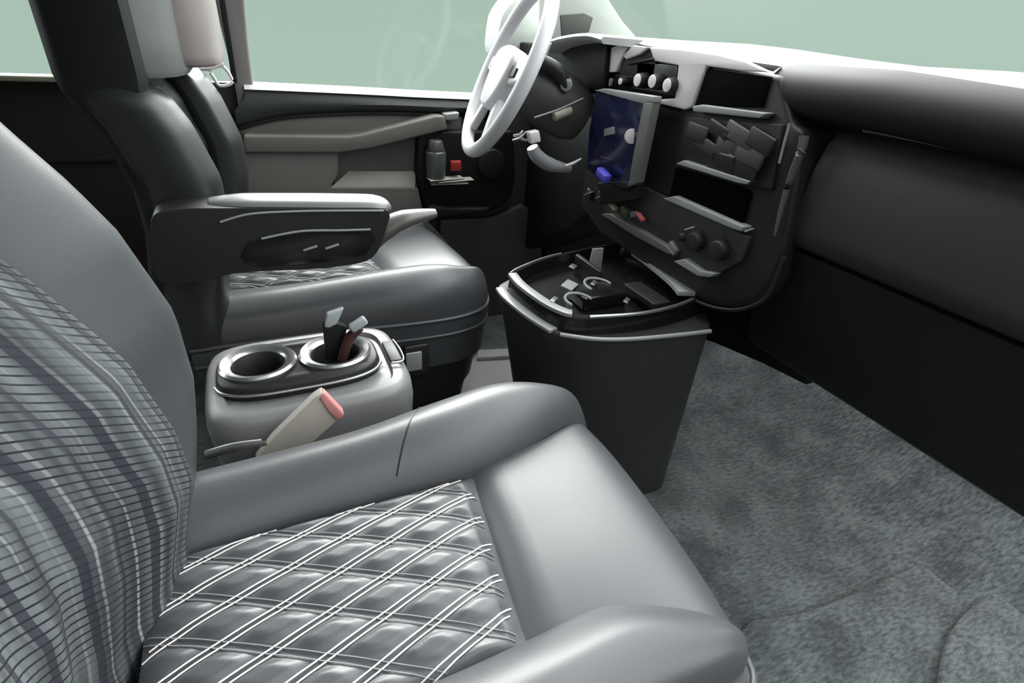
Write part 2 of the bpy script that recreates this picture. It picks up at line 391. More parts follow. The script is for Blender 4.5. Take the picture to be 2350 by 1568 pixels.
# things in the map pocket
def pt(px, py, Y): return at(px, py, Y=Y)
b = thing('bottle', pt(1000, 405, .79), 'grey translucent plastic bottle standing in the driver door pocket', 'bottle')
q = pt(1000, 410, .785)
link('bottle_body', cyl_bm(q, q+Vector((0, 0, .085)), .03, .032, 24, .008), mat('smoky_plastic', (.10, .11, .10), .15, spec=.7), b)
link('bottle_neck', cyl_bm(q+Vector((0, 0, .083)), q+Vector((0, 0, .115)), .029, .02, 24, .004), mat('smoky_cap', (.09, .09, .08), .3), b)
q = pt(1045, 380, .785)
box('red_packet', q, (.035, .02, .03), REDP, bev=.004, label='small red packet beside the bottle in the driver door pocket', cat='packet')
q = pt(1030, 412, .775)
for i, (dx, dz, ry) in enumerate(((0, -.004, .10), (.02, .004, -.06), (-.01, .010, .2))):
    box('paper', q+Vector((dx, 0, dz-.006)), (.12, .03, .0012), PAPER, rot=(.1, ry*.1, .1*i), bev=0, smooth=False,
        label=['crumpled receipt at the bottom of the papers in the door pocket', 'folded pale leaflet in the middle of the papers in the door pocket', 'topmost folded slip of the papers in the door pocket'][i], cat='paper', group='papers in the driver door pocket')
# side mirror outside the glass
mr_ = thing('side_mirror', (.90, .98, .87), 'white painted door mirror outside the driver window behind the wheel', 'side mirror')
msh = smoothpts([at(px, py, Y=.98) for px, py in ((1147, 60), (1160, 20), (1200, -25), (1260, -50), (1270, 40), (1230, 110), (1160, 132), (1143, 118))], 5, closed=True)
prism('mirror_housing', msh, (0, .12, 0), MIRW, mr_, bev=.025, seg=4)
prism('mirror_arm', [(.93, .90, .88), (.99, .90, .88), (.99, .90, .92), (.93, .90, .92)], (0, .10, 0), DARK, mr_, bev=.006)

# ================================================================== seats
def seat(side, name, label, dx=0, dz=0, group='front seats'):
    """side=+1 passenger (inboard is +Y), -1 driver"""
    yc = -.46 if side > 0 else .45
    root = thing(name, (.2+dx, yc, 0), label, 'seat', group)
    def w(x, y, z): return Vector((x+dx, yc+side*y, z+dz))
    pas = side > 0
    L1 = LEA; L2 = LEAB if pas else LEAD
    # ---- quilted insert
    NU, NV = 150, 110
    def ins(u, v):
        x = lerp(-.11, lerp(.275, .240, v), u); y = lerp(.118, -.135, v)
        z = .424 + .018*(1-(2*v-1)**4)*(1-abs(2*u-1)**8)
        # diamond quilting: two families of grooves
        X_, Y_ = x, y-.46
        def g(ang, off0, sp):
            n_ = -math.sin(ang)*X_+math.cos(ang)*Y_
            t = (n_-off0)/sp; fr = abs(t-round(t))*sp
            return fr, t
        fa, _ = g(math.radians(19), -.369, .0385); fb, _ = g(math.radians(-28.5), -.307, .0465)
        q = min(1, fa/.014)*min(1, fb/.016)
        z += .006*(sm(q)-1)*min(1, min(u, 1-u)*12, min(v, 1-v)*10)*1.0
        ed = min(1, min(1-u, v, 1-v)*18)
        z -= .008*(1-ed)
        return x, y, z
    bm = bmesh.new()
    G = [[bm.verts.new(w(*ins(i/NU, j/NV))) for j in range(NV+1)] for i in range(NU+1)]
    for i in range(NU):
        for j in range(NV): bm.faces.new((G[i][j], G[i+1][j], G[i+1][j+1], G[i][j+1]))
    r = bmesh.ops.extrude_edge_only(bm, edges=[e_ for e_ in bm.edges if e_.is_boundary])
    bmesh.ops.translate(bm, verts=[v for v in r['geom'] if isinstance(v, bmesh.types.BMVert)], vec=(0, 0, -.04))
    insert = link('quilted_insert', bm, L1, root, label='diamond quilted centre panel with white stitching')
    # ---- stitch lines (double white threads)
    def inside(X_, Y_):
        v = (.118-(Y_+.46))/(.253)
        if not 0.015 < v < .985: return None
        xe = lerp(.275, .240, v); u = (X_+.11)/(xe+.11)
        if not 0.0 < u < .985: return None
        return u, v
    def line(ang, off, rad):
        nx, ny = -math.sin(ang), math.cos(ang); tx, ty = math.cos(ang), math.sin(ang)
        base = Vector((nx*off, ny*off)); pts = []
        s = -.4
        while s < .8:
            X_, Y_ = base.x+tx*s, base.y+ty*s
            X2 = X_; Y2 = Y_ - .25*(max(0, X_-.06)**2)*0
            uv = inside(X2, Y2)
            if uv: pts.append(w(*ins(*uv))+Vector((0, 0, .0012)))
            s += .008
        return pts
    bmS = bmesh.new()
    for k in range(-7, 3):
        off = -.369+.0385*k
        for dd in (-.0032, .0032):
            P = line(math.radians(19), off+dd, 0)
            if len(P) > 2: tube_bm(P, .00085, 5, bm=bmS)
    link('diagonal_stitching', bmS, STIT, insert, label='double rows of white thread')
    bmS = bmesh.new()
    for k in range(-7, 3):
        off = -.307+.0465*k
        for dd in (-.0035, .0035):
            P = line(math.radians(-28.5), off+dd, 0)
            if len(P) > 2: tube_bm(P, .0007, 5, bm=bmS)
    link('cross_stitching', bmS, mat('grey_thread', (.17, .17, .175), .6), insert)
    # ---- front pad
    A = smoothpts([(.268, .120, .423), (.38, .135, .432), (.455, .155, .432), (.485, .160, .415), (.500, .162, .375), (.503, .162, .30)], 8)
    B = smoothpts([(.236, -.130, .423), (.345, -.140, .432), (.428, -.180, .432), (.458, -.195, .415), (.473, -.202, .375), (.476, -.203, .30)], 8)
    bm = bmesh.new(); rings = []
    for i, (a, b) in enumerate(zip(A, B)):
        u = i/(len(A)-1); ring = []
        for j in range(33):
            v = j/32; p = a.lerp(b, v)
            bul = (1-abs(2*v-1)**3.0)
            e_ = min(1, u*14)
            dish = .012*bul*sm(e_)
            if p.z > .41: p.z += dish*.7 - .010*(1-e_)
            p.x += .012*bul*sm((u-.4)*2.2)
            ring.append(w(*p))
        rings.append(ring)
    loft(bm, rings, closed=False)
    link('front_pad', bm, L1, root)
    # ---- side bolsters: (x, inner y, outer y, ridge z, inner z)
    def bolster(nm, st, so_):
        st = [(a, b, c+(.010 if (pas and so_ > 0 and i < 5) else 0), d+(.012 if pas and so_ > 0 and d > .44 else (-.012 if not pas and d > .45 else 0)), e_, f_) for i, (a, b, c, d, e_, f_) in enumerate(st)]
        bm = bmesh.new(); rings = []
        S2 = smoothpts([Vector((0, 0, 0))]*2, 1)
        tab = []
        for i in range(len(st)-1):
            for j in range(8):
                t = j/8
                def cr_(k):
                    a, b, c, d = st[max(i-1, 0)][k], st[i][k], st[i+1][k], st[min(i+2, len(st)-1)][k]
                    return .5*((2*b)+(c-a)*t+(2*a-5*b+4*c-d)*t*t+(3*b-a-3*c+d)*t**3)
                tab.append([cr_(k) for k in range(6)])
        tab.append(st[-1])
        for x, yi, yo, zr, zi, zb in tab:
            m_ = (yi*.45+yo*.55)
            sec = [(yi, zi-.03), (yi, zi+.001), (lerp(yi, m_, .25), lerp(zi, zr, .55)), (lerp(yi, m_, .65), lerp(zi, zr, .93)), (m_, zr), (lerp(m_, yo, .5), zr-.006-(zr-zb)*.06), (lerp(m_, yo, .85), lerp(zr, zb, .28)), (yo, lerp(zr, zb, .55)), (lerp(yo, m_, .03), zb)]
            sec = smoothpts([(x, a, b) for a, b in sec], 4)
            rings.append([w(*p) for p in sec])
        loft(bm, rings, closed=False)
        bm.faces.new([bm.verts[len(rings[0])*(len(rings)-1)+k] for k in range(len(rings[0]))]) if bm.verts.ensure_lookup_table() is None else None
        return link(nm, bm, L1, root)
    inb = bolster('inboard_bolster', [(-.12, .110, .235, .452, .424, .34), (.02, .118, .238, .455, .424, .34), (.14, .118, .240, .462, .424, .34), (.265, .118, .256, .474, .428, .34),
                           (.36, .132, .260, .480, .434, .34), (.43, .150, .248, .470, .434, .33), (.475, .158, .225, .447, .420, .33), (.497, .162, .200, .405, .385, .32), (.503, .162, .19, .35, .34, .30)], 1)
    outb = bolster('outboard_bolster', [(-.12, -.13, -.252, .468, .424, .37), (.02, -.132, -.252, .468, .424, .37), (.14, -.132, -.248, .468, .424, .37), (.24, -.128, -.240, .466, .422, .37),
                            (.33, -.128, -.232, .460, .428, .37), (.40, -.156, -.230, .450, .426, .37), (.445, -.180, -.226, .436, .415, .36), (.468, -.200, -.221, .405, .39, .345), (.474, -.203, -.215, .35, .34, .30)], -1)
    from mathutils.bvhtree import BVHTree
    tr = BVHTree.FromPolygons([v.co+ORG[root.name] for v in inb.data.vertices], [list(p.vertices) for p in inb.data.polygons])
    sx_ = []
    for i in range(15):
        y_ = lerp(.128, .238, i/14); q_ = w(lerp(.17, .235, i/14), y_, .7)
        hit = tr.ray_cast(q_, Vector((0, 0, -1)))[0]
        if hit: sx_.append(hit+Vector((0, 0, .0002)))
    if pas and len(sx_) > 3: link('cross_seam', tube_bm(sx_, .0012, 6), TRIM, inb)
    # ---- skirt, piping and base
    outl = [(-.15, .245), (.1, .250), (.30, .268), (.42, .262), (.49, .215), (.515, .10), (.505, -.06), (.488, -.19), (.455, -.243), (.33, -.258), (.1, -.265), (-.15, -.265)]
    so2 = smoothpts([(a, b, 0) for a, b in outl], 6)
    def ring_at(z, k): return [w(.17+(p.x-.17)*k, p.y*k, z) for p in so2]
    bm = bmesh.new(); loft(bm, [ring_at(.368, .90), ring_at(.366, .99), ring_at(.355, 1.0), ring_at(.30, .985), ring_at(.24, .97), ring_at(.235, .9)])
    link('seat_skirt', bm, LEAD if pas else LEA if False else mat('skirt_vinyl', (.05, .053, .058), .4), root)
    for z_, k_ in ((.366, 1.0), (.325, .995)):
        link('piping', tube_bm([Vector(p) for p in ring_at(z_, k_)], .004, 8), LEA, root)
    bm = bmesh.new(); loft(bm, [ring_at(.238, .93), ring_at(.16, .90), ring_at(.13, .86), ring_at(.001, .80)])
    link('seat_base', bm, TRIM, root)
    # ---- backrest: bolsters + insert, loft over height. Xb = ridge profile
    Xb = [(.36, -.075), (.45, -.066), (.54, -.047), (.60, -.037), (.683, -.038), (.774, -.066), (.82, -.090), (.862, -.117), (.90, -.140), (1.0, -.185), (1.2, -.25)]
    top = .865 if not pas else 1.05
    zs = [.36+(top-.36)*i/40 for i in range(41)]
    th = .135
    def xb(z): return interp(Xb, z)
    def OFF(z): return interp([(.36, .012), (.45, .010), (.54, .005), (.656, .030), (.72, .042), (.784, .055), (1.1, .06)], z)
    def sec(z, s, fade):
        b = xb(z); r_ = b-th
        pts = [(r_+.02, .20), (r_+.02, .235), (b-.055, .247), (b-.018, .235), (b, .195), (b-.003, .160), (b-.020, .120), (b-.030, .108), (b-.06, .106)]
        if pas:
            o_ = OFF(z)
            pts = pts[:4] + [(b, .200), (b-.25*o_, .160), (b-.75*o_, .118), (b-o_-.006, .098), (b-.07, .096)]
        return [(px_, s*py_) for px_, py_ in pts]
    for s, nm in ((1, 'inboard_back_bolster'), (-1, 'outboard_back_bolster')):
        if pas and s < 0: continue
        bm = bmesh.new(); rings = []
        for i, z in enumerate(zs):
            k = (i/40)
            sh = 1 if k < .9 else math.cos((k-.9)/.1*1.3)
            sh_x = .045*sm((.95-z)/.1) if (s < 0 and not pas) else 0
            cs = smoothpts([(a+(sh_x if n_ > 1 else 0), b, z) for n_, (a, b) in enumerate(sec(z, s, 1))], 4)
            c0 = Vector((xb(z)-.08+sh_x, s*.18, z))
            rings.append([w(*(c0+(p-c0)*max(.25, sh))) for p in cs])
        loft(bm, rings)
        link(nm, bm, L2, root)
    # insert
    bm = bmesh.new(); uvl = bm.loops.layers.uv.new('UVMap'); NVb = 50
    zz = [.37+(top-.02-.37)*i/60 for i in range(61)]
    grid = []
    for z in zz:
        row = []
        for j in range(NVb+1):
            v = j/NVb; y = lerp(.112, -.112, v)
            x = xb(z)-.028-.036*(1-abs(2*v-1)**2.2)
            if pas:
                y = lerp(.108, -.262, v)
                x = xb(z)-OFF(z)+.004-(.078-OFF(z))*sm(v/.5)-.05*sm((v-.8)/.2)
            if pas:   # soft vertical folds of the loose cover
                x += .0035*math.sin(v*34+z*4)*sm(min(v, 1-v)*8)
            else:
                x += .004*abs(math.sin((y*.7+z)*34))*abs(math.sin((y*.7-z)*34))
            row.append((bm.verts.new(w(x, y, z)), y, z))
        grid.append(row)
    for i in range(60):
        for j in range(NVb):
            q4 = (grid[i][j], grid[i+1][j], grid[i+1][j+1], grid[i][j+1])
            f_ = bm.faces.new([q_[0] for q_ in q4])
            for lp, q_ in zip(f_.loops, q4): lp[uvl].uv = (q_[1], q_[2]+q_[1]*.80)
    link('back_insert', bm, WEAVE if pas else L2, root, label='grey plaid woven fabric cover' if pas else None)
    # rear shell
    bm = bmesh.new(); rings = []
    shell_top = top if pas else .952
    for i in range(25):
        z = .34+(shell_top-.34)*i/24; b = xb(z)
        f0 = b-.13 if pas else (b-.05 if z < .79 else lerp(-.125, -.112, sm((z-.79)/.05)))
        r_ = b-th-(.03 if pas else 0)
        if not pas: r_ = max(r_, -.232)
        rings.append([w(x_, y_, z) for x_, y_ in ((f0, .225), (f0-.01, .238), (r_+.02, .238), (r_, .215), (r_, -.215), (r_+.02, -.238), (f0-.01, -.238), (f0, -.225))])
    loft(bm, rings); link('seatback_shell', bm, mat('seatback_panel', (.016, .017, .018), .5, spec=.35), root)
    # headrest
    if not pas:
        bm = bmesh.new(); rings = []
        for z, k in ((.857, .90), (.862, .97), (.875, 1.0), (.93, 1.02), (1.0, 1.0), (1.06, .93), (1.075, .75)):
            cs = smoothpts([(-.12, .13, z), (-.055, .145, z), (-.015, .10, z), (.000, 0, z), (.002, -.09, z), (-.02, -.13, z), (-.10, -.12, z)], 5, closed=True)
            c0 = Vector((-.04, 0, z)); rings.append([w(*(c0+(p-c0)*k)) for p in cs])
        loft(bm, rings); link('headrest', bm, PINKL, root, label='pinkish grey leather headrest')
        bm = bmesh.new(); rings = []
        for z, k in ((.845, .8), (.855, .93), (.90, .95), (.96, .98), (1.02, .9)):
            cs = smoothpts([(-.19, .14, z), (-.150, .216, z), (-.108, .212, z), (-.062, .162, z), (-.05, .06, z), (-.14, .06, z)], 4, closed=True)
            c0 = Vector((-.11, .14, z)); rings.append([w(*(c0+(p-c0)*k)) for p in cs])
        loft(bm, rings); link('headrest_wing', bm, HEADR, root)
    return root, w
ps, wP = seat(1, 'passenger_seat', 'nearest front seat in grey leather with white diamond stitching and plaid backrest cover')
ds, wD = seat(-1, 'driver_seat', 'far front seat in dark leather with armrest, behind the steering wheel', dx=.045, dz=.012)
# driver's inboard armrest
arm = prism('armrest', smoothpts([at(px, py, Y=.14) for px, py in ((345, 510), (400, 482), (520, 478), (700, 478), (870, 480), (894, 492), (888, 520), (868, 575), (830, 603), (720, 618), (560, 626), (430, 650), (360, 640))], 5, closed=True),
            (0, .075, 0), mat('armrest_vinyl', (.017, .017, .018), .45, spec=.4), ds, bev=.014, seg=4)
tube('armrest_pad', [at(px, py, Y=.178) for px, py in ((480, 464), (560, 462), (740, 463), (860, 465), (890, 474))], [.010, .020, .022, .022, .014], mat('armrest_top_lit', (.16, .16, .165), .35, spec=.6), arm, squash=(1.7, .55), seg=16)  # sky light along the armrest top is put into its lighter colour
plateY('armrest_panel', [(552, 590), (570, 556), (640, 536), (700, 530), (850, 527), (862, 550), (840, 585), (760, 602), (600, 614), (566, 606)], .1385, .004, GLOSS, arm, bev=.001)
tube('armrest_highlight', [at(px, py, Y=.138) for px, py in ((600, 548), (690, 531), (780, 529), (850, 527))], .0022, RAIL, arm)  # highlight on the panel's upper edge, modelled as a pale tube
tube('armrest_seam', [at(px, py, Y=.139) for px, py in ((505, 510), (570, 492), (660, 486), (760, 484), (880, 484))], .002, RAIL, arm)
for px, py in ((712, 570), (762, 566)):
    q = at(px, py, Y=.137); box('button', q, (.026, .004, .004), RAIL, arm, bev=.001, rot=(0, -.25, 0))
tube('armrest_lever', [at(px, py, Y=.19) for px, py in ((850, 560), (885, 525), (930, 503), (1000, 489))], [.02, .026, .022, .010], mat('lever_vinyl', (.10, .095, .085), .35, spec=.6), arm, squash=(1.2, .8), seg=16)
# recliner bracket and buckle at the driver seat base
box('recliner_bracket', at(955, 825, Y=.185), (.06, .02, .085), TRIM, ds, bev=.006)
box('bracket_plate', at(950, 830, Y=.172), (.038, .006, .050), RAIL, ds, bev=.003)
# belt guide ring by the headrest
gr_ = smoothpts([at(px, py, Y=.66) for px, py in ((482, 160), (512, 153), (533, 188), (505, 197), (492, 180))], 5, closed=True)
link('belt_guide_ring', tube_bm(gr_, .0035, 8, closed=True), BEZ, ds)
tube('belt_guide_arm', [at(px, py, Y=.66) for px, py in ((450, 158), (480, 156), (512, 146))], [.004, .007, .006], BEZ, ds, squash=(1, .8))

# ================================================================== cup-holder box between the seats
cb = thing('center_console', (.09, .02, 0), 'grey plastic cup holder box between the two seats', 'console')
def plan(z, k, ox=.098, oy=.012, hx=.172, hy=.13, p=5):
    r = []
    for i in range(64):
        a = 2*math.pi*i/64; c, s = math.cos(a), math.sin(a)
        r.append((ox+k*hx*math.copysign(abs(c)**(2/p), c), oy+k*hy*math.copysign(abs(s)**(2/p), s), z))
    return r
bm = bmesh.new()
loft(bm, [plan(.001, .90), plan(.20, .93), plan(.33, .965), plan(.38, .985), plan(.405, .97), plan(.417, .93), plan(.420, .86), plan(.420, .80), plan(.412, .78)])
CBX = link('console_box', bm, BOXP, cb)
def plan2(z, k): return plan(z, k, ox=.085, oy=.015, hx=.135, hy=.072, p=3.2)
bm = bmesh.new(); loft(bm, [plan2(.408, 1.0), plan2(.425, 1.0), plan2(.433, .985), plan2(.436, .95)])
CTR = link('cup_tray', bm, TRIM, cb)
for cx_, in ((.018,), (.146,)):
    cy_ = .022 if cx_ < .1 else .018
    bm = bmesh.new()
    prof_ = [(.062, .434), (.063, .440), (.059, .444), (.050, .442), (.043, .437), (.041, .434)]
    rings = [[(cx_+r_*math.cos(2*math.pi*i/48), cy_+r_*.92*math.sin(2*math.pi*i/48), z_) for i in range(48)] for r_, z_ in prof_]
    loft(bm, rings, cap=False)
    rg = link('cup_ring', bm, SILV, cb)
    bm = bmesh.new(); loft(bm, [[(cx_+r_*math.cos(2*math.pi*i/40), cy_+r_*.92*math.sin(2*math.pi*i/40), z_) for i in range(40)] for r_, z_ in ((.0415, .438), (.0405, .437), (.040, .40), (.038, .362), (.030, .358))], cap=False)
    bm.faces.new([v for v in bm.verts if abs(v.co.z-.358) < 1e-5])
    link('cup_well', bm, mat('well_black', (.02, .02, .02), .5), cb)
    cut = link('cutter', cyl_bm((cx_, cy_, .352), (cx_, cy_, .46), .0412, seg=40), DARK)
    cut.scale.y = .92
    for t_ in (CBX, CTR):
        md = t_.modifiers.new('b', 'BOOLEAN'); md.object = cut; md.operation = 'DIFFERENCE'; md.solver = 'EXACT'
        bpy.context.view_layer.update()
        me = bpy.data.meshes.new_from_object(t_.evaluated_get(bpy.context.evaluated_depsgraph_get()))
        t_.modifiers.clear(); t_.data = me
    bpy.data.objects.remove(cut)
tube('tray_trim', [Vector(p) for p in plan2(.424, 1.02)[34:62:3]], .0026, SILV, cb, n=3)
box('front_pocket', (.247, .015, .421), (.022, .075, .006), TRIM, cb, bev=.002)
tube('pocket_trim', [(.236, -.03, .425), (.258, -.028, .425), (.262, .01, .425), (.258, .05, .425)], .002, SILV, cb)
# gadgets in the front cup
g1 = thing('charger', (.150, .02, .438), 'black flat gadget with pale tip standing in the front cup holder', 'charger')
a, b = at(768, 822, Y=.02), at(755, 760, Y=.03)
prism('charger_body', [at(px, py, Y=.015) for px, py in ((748, 828), (742, 745), (770, 740), (798, 752), (778, 830))], (0, .014, 0), DARK, g1, bev=.003)
prism('charger_tip', [at(px, py, Y=.013) for px, py in ((744, 752), (750, 722), (790, 708), (774, 745), (756, 754))], (0, .012, 0), CLIGHT, g1, bev=.003)
g2 = thing('pen', (.17, .0, .438), 'pale tipped reddish black stick leaning beside the black gadget in the cup', 'pen')
tube('pen_body', [at(785, 825, Y=.005), at(800, 780, Y=.005), at(826, 752, Y=.002)], [.009, .010, .008], mat('red_black_plastic', (.06, .02, .018), .4), g2)
box('pen_cap', at(822, 744, Y=0), (.032, .014, .016), CLIGHT, g2, bev=.004, rot=(0, -.5, 0))
# ------------------------------------------------------------------ seat-belt buckle
bk = thing('seatbelt_buckle', at(640, 1030, Y=-.15), 'beige seat belt buckle with pink red button tilted beside the cup holder box', 'buckle')
prism('buckle_stalk', [at(px, py, Y=-.155) for px, py in ((585, 1060), (625, 1010), (650, 985), (722, 915), (742, 902), (760, 925), (778, 965), (700, 1035), (640, 1080))], (0, .020, 0), BELT, bk, bev=.004)
prism('release_button', [at(px, py, Y=-.158) for px, py in ((733, 916), (745, 903), (791, 951), (787, 961), (772, 966), (752, 945))], (0, .018, 0), RED, bk, bev=.003)
tube('belt_strap', [at(470, 1045, Y=-.17), at(540, 1026, Y=-.17), at(612, 1016, Y=-.17)], [.006, .006, .004], DARK, bk, squash=(1.6, .6))
tube('seat_rail', [at(470, 1040, Y=-.165), at(530, 1022, Y=-.165), at(600, 1012, Y=-.165)], .003, RAIL, bk)

# ================================================================== engine-cover console below the stack
ec = thing('engine_console', (.75, .03, 0), 'dark charcoal engine cover console with open tray, below the centre stack', 'console')
lowr = [(.522, .150), (.519, .10), (.530, .0), (.550, -.068), (.600, -.110), (.680, -.140), (.780, -.158), (.845, -.160), (.885, -.135), (.93, -.06), (1.0, .03), (1.05, .25), (.86, .28), (.66, .235), (.55, .185)]
lo = smoothpts([(a, b, 0) for a, b in lowr], 5, closed=True)
def sc(z, k, cx_=.86, cy_=-.12, fx=0):
    return [(cx_+(p.x-cx_)*k+fx, cy_+(p.y-cy_)*k, z) for p in lo]
bm = bmesh.new()
loft(bm, [sc(.002, .80), sc(.10, .83), sc(.25, .90), sc(.36, .95), sc(.42, .985), sc(.445, 1.0), sc(.452, .995), sc(.455, .975), sc(.452, .93)])
link('console_body', bm, BODYP, ec)
uppr = [(.545, .140), (.540, .08), (.551, -.01), (.570, -.060), (.620, -.092), (.714, -.108), (.80, -.104), (.875, -.09), (.93, -.05), (.935, .20), (.90, .25), (.78, .238), (.66, .205), (.58, .168)]
up = smoothpts([(a, b, 0) for a, b in uppr], 5, closed=True)
def su(z, k, dx_=0): return [(.74+(p.x-.74)*k+dx_, .06+(p.y-.06)*k, z) for p in up]
bm = bmesh.new(); loft(bm, [su(.448, 1.03), su(.470, 1.01), su(.486, 1.0), su(.491, .985), su(.490, .955), su(.478, .94), su(.462, .93), su(.458, .6)], cap=False)
V0 = [v for v in bm.verts if abs(v.co.z-.458) < 1e-4]
bm.faces.new(V0); link('tray_rim', bm, GLOSS, ec)
def rail(nm, pts, wd, hh, m, z, par=ec):
    """flat band following a plan curve"""
    P = smoothpts([(a, b, z) for a, b in pts], 5); bm = bmesh.new(); rings = []
    for i, p in enumerate(P):
        d = (P[min(i+1, len(P)-1)]-P[max(i-1, 0)]).normalized(); s = Vector((-d.y, d.x, 0))
        rings.append([p-s*wd/2-Vector((0, 0, hh)), p-s*wd/2, p+s*wd/2, p+s*wd/2-Vector((0, 0, hh))])
    loft(bm, rings); bevel(bm, .0015, 2); return link(nm, bm, m, par)
rail('rim_band', [(.551, .142), (.546, .08), (.557, -.01), (.574, -.056), (.585, -.066)], .020, .008, RAIL, .4935)
rail('lower_band', [(.528, .152), (.524, .10), (.534, .01), (.551, -.060)], .022, .008, RAIL, .4575)
link('front_lip', tube_bm(smoothpts([(.610, -.090, .490), (.714, -.108, .490), (.80, -.104, .490), (.868, -.088, .490)], 6), .004, 8), SILV, ec)
link('rear_lip', tube_bm(smoothpts([(.548, .145, .491), (.58, .168, .491), (.66, .205, .491), (.72, .222, .491)], 6), .003, 8), SILV, ec)
link('front_edge_lip', tube_bm(smoothpts([(.555, -.080, .455), (.61, -.118, .456), (.68, -.141, .456), (.78, -.157, .456), (.86, -.164, .455)], 6), .0045, 8), RAIL, ec)
rail('tray_rail', [(.912, .17), (.908, .11), (.897, .04), (.885, -.02), (.868, -.068)], .040, .012, mat('rail_grey', (.38, .38, .38), .3, spec=.7), .500)
# dividers and inner bins
box('tray_divider', (.745, .135, .485), (.012, .11, .03), TRIM, ec, bev=.003)
prism('divider_plate', [at(px, py, Y=.17) for px, py in ((1362, 572), (1386, 570), (1380, 618), (1350, 625))], (0, .006, 0), RAIL, ec, bev=.001)
box('coin_bin', (.70, .02, .474), (.11, .07, .03), GLOSS, ec, bev=.004)
box('tray_insert', (.80, -.02, .478), (.045, .11, .016), TRIM, ec, bev=.003)
sil = [((1307, 655), .040, .022), ((1272, 688), .024, .008), ((1363, 650), .022, .008), ((1438, 690), .022, .008), ((1315, 612), .022, .012)]
for (px, py), sx2, sy2 in sil:
    q = at(px, py, Z=.494); box('clip', q, (sy2*1.2, sx2, .004), SILV if sy2 < .02 else RAIL, ec, bev=.001, rot=(0, .2, -.9))
for (px, py), r_ in (((1375, 655), .03), ((1330, 690), .028)):
    q = at(px, py, Z=.49); bm = bmesh.new(); tube_bm([q+Vector((r_*math.cos(t), r_*1.3*math.sin(t), 0)) for t in [i*.35 for i in range(11)]], .003, 6, bm=bm)
    link('tray_wire', bm, RAIL, ec)
# pale low box by the driver's footwell
bx_ = thing('pale_floor_box', (.66, .45, .0), 'pale grey low box on the driver floor between seat and console', 'floor cover')
prism('box_body', [at(px, py, Z=.04) for px, py in ((1092, 812), (1185, 808), (1196, 860), (1180, 905), (1045, 905), (1062, 850))], (0, 0, -.038), BEIG, bx_, bev=.006)
prism('box_ridge', [at(px, py, Z=.055) for px, py in ((1097, 802), (1183, 798), (1186, 815), (1094, 820))], (0, 0, -.016), BEIG, bx_, bev=.004)

# ================================================================== dashboard
da = thing('dashboard', (1.0, 0, .42), 'black dashboard with padded passenger roll, centre stack and storage slots', 'dashboard')
# --- top pad across the van
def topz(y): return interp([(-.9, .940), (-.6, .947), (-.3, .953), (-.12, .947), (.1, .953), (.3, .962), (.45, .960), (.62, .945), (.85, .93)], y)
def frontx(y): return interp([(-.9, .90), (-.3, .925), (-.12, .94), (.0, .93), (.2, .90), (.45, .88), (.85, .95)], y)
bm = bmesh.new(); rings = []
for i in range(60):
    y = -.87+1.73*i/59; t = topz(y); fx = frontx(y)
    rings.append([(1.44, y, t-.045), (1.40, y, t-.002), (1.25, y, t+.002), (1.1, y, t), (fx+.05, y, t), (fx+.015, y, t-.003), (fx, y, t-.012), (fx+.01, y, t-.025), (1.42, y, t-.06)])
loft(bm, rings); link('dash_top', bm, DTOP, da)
# --- passenger roll
bm = bmesh.new(); rings = []
for i in range(40):
    y = -.086-(.004*i if i < 8 else .028+.775*(i-7)/32); t = topz(y)
    k = [.55, .74, .84, .91, .955, .98, .995, 1][i] if i < 8 else 1
    cs = [(1.0, t-.012), (.955, t-.001), (.918, t-.007), (.891, t-.026), (.884, t-.052), (.893, t-.075), (.925, t-.092), (.98, t-.092)]
    c0 = Vector((.955, y, t-.045))
    rings.append([c0+(Vector((a, y, z))-c0)*k for a, z in cs])
loft(bm, rings); link('passenger_roll', bm, ROLL, da, sub=1)
tube('roll_end_seam', [Vector((a, -.112, topz(-.112)+z)) for a, z in ((.910, -.012), (.890, -.030), (.885, -.052), (.894, -.072))], .0015, TRIM, da)
# --- glovebox and knee panel
bm = bmesh.new(); rings = []
for i in range(20):
    y = -.235-.64*i/19
    rings.append([(1.02, y, .85), (.945, y, .853), (.925, y, .835), (.910, y, .79), (.903, y, .70), (.903, y, .672), (.91, y, .664), (1.02, y, .66)])
loft(bm, rings); link('glove_box', bm, GLOV, da)
bm = bmesh.new(); rings = []
for i in range(20):
    y = -.175-.70*i/19
    rings.append([(1.05, y, .66), (.915, y, .655), (.925, y, .60), (.945, y, .50), (.962, y, .425), (.985, y, .408), (1.10, y, .40), (1.3, y, .55)])
loft(bm, rings); link('knee_panel', bm, DARK, da)
prism('center_lower_panel', plX([(1540, 640), (1850, 560), (1850, 885), (1750, 835), (1640, 788), (1600, 775)], 1.0), (.05, 0, 0), DARK, da, bev=.004)
# --- centre stack slab
XS = .885
stack = [(1395, 100), (1500, 112), (1640, 140), (1790, 175), (1815, 285), (1842, 300), (1830, 400), (1800, 560), (1775, 640), (1735, 690), (1680, 706), (1620, 698), (1560, 660), (1460, 595), (1370, 530), (1330, 470), (1345, 380), (1370, 210)]
prism('center_stack', [p for p in plX(stack, XS)], (.16, 0, 0), TRIM, da, bev=.010)
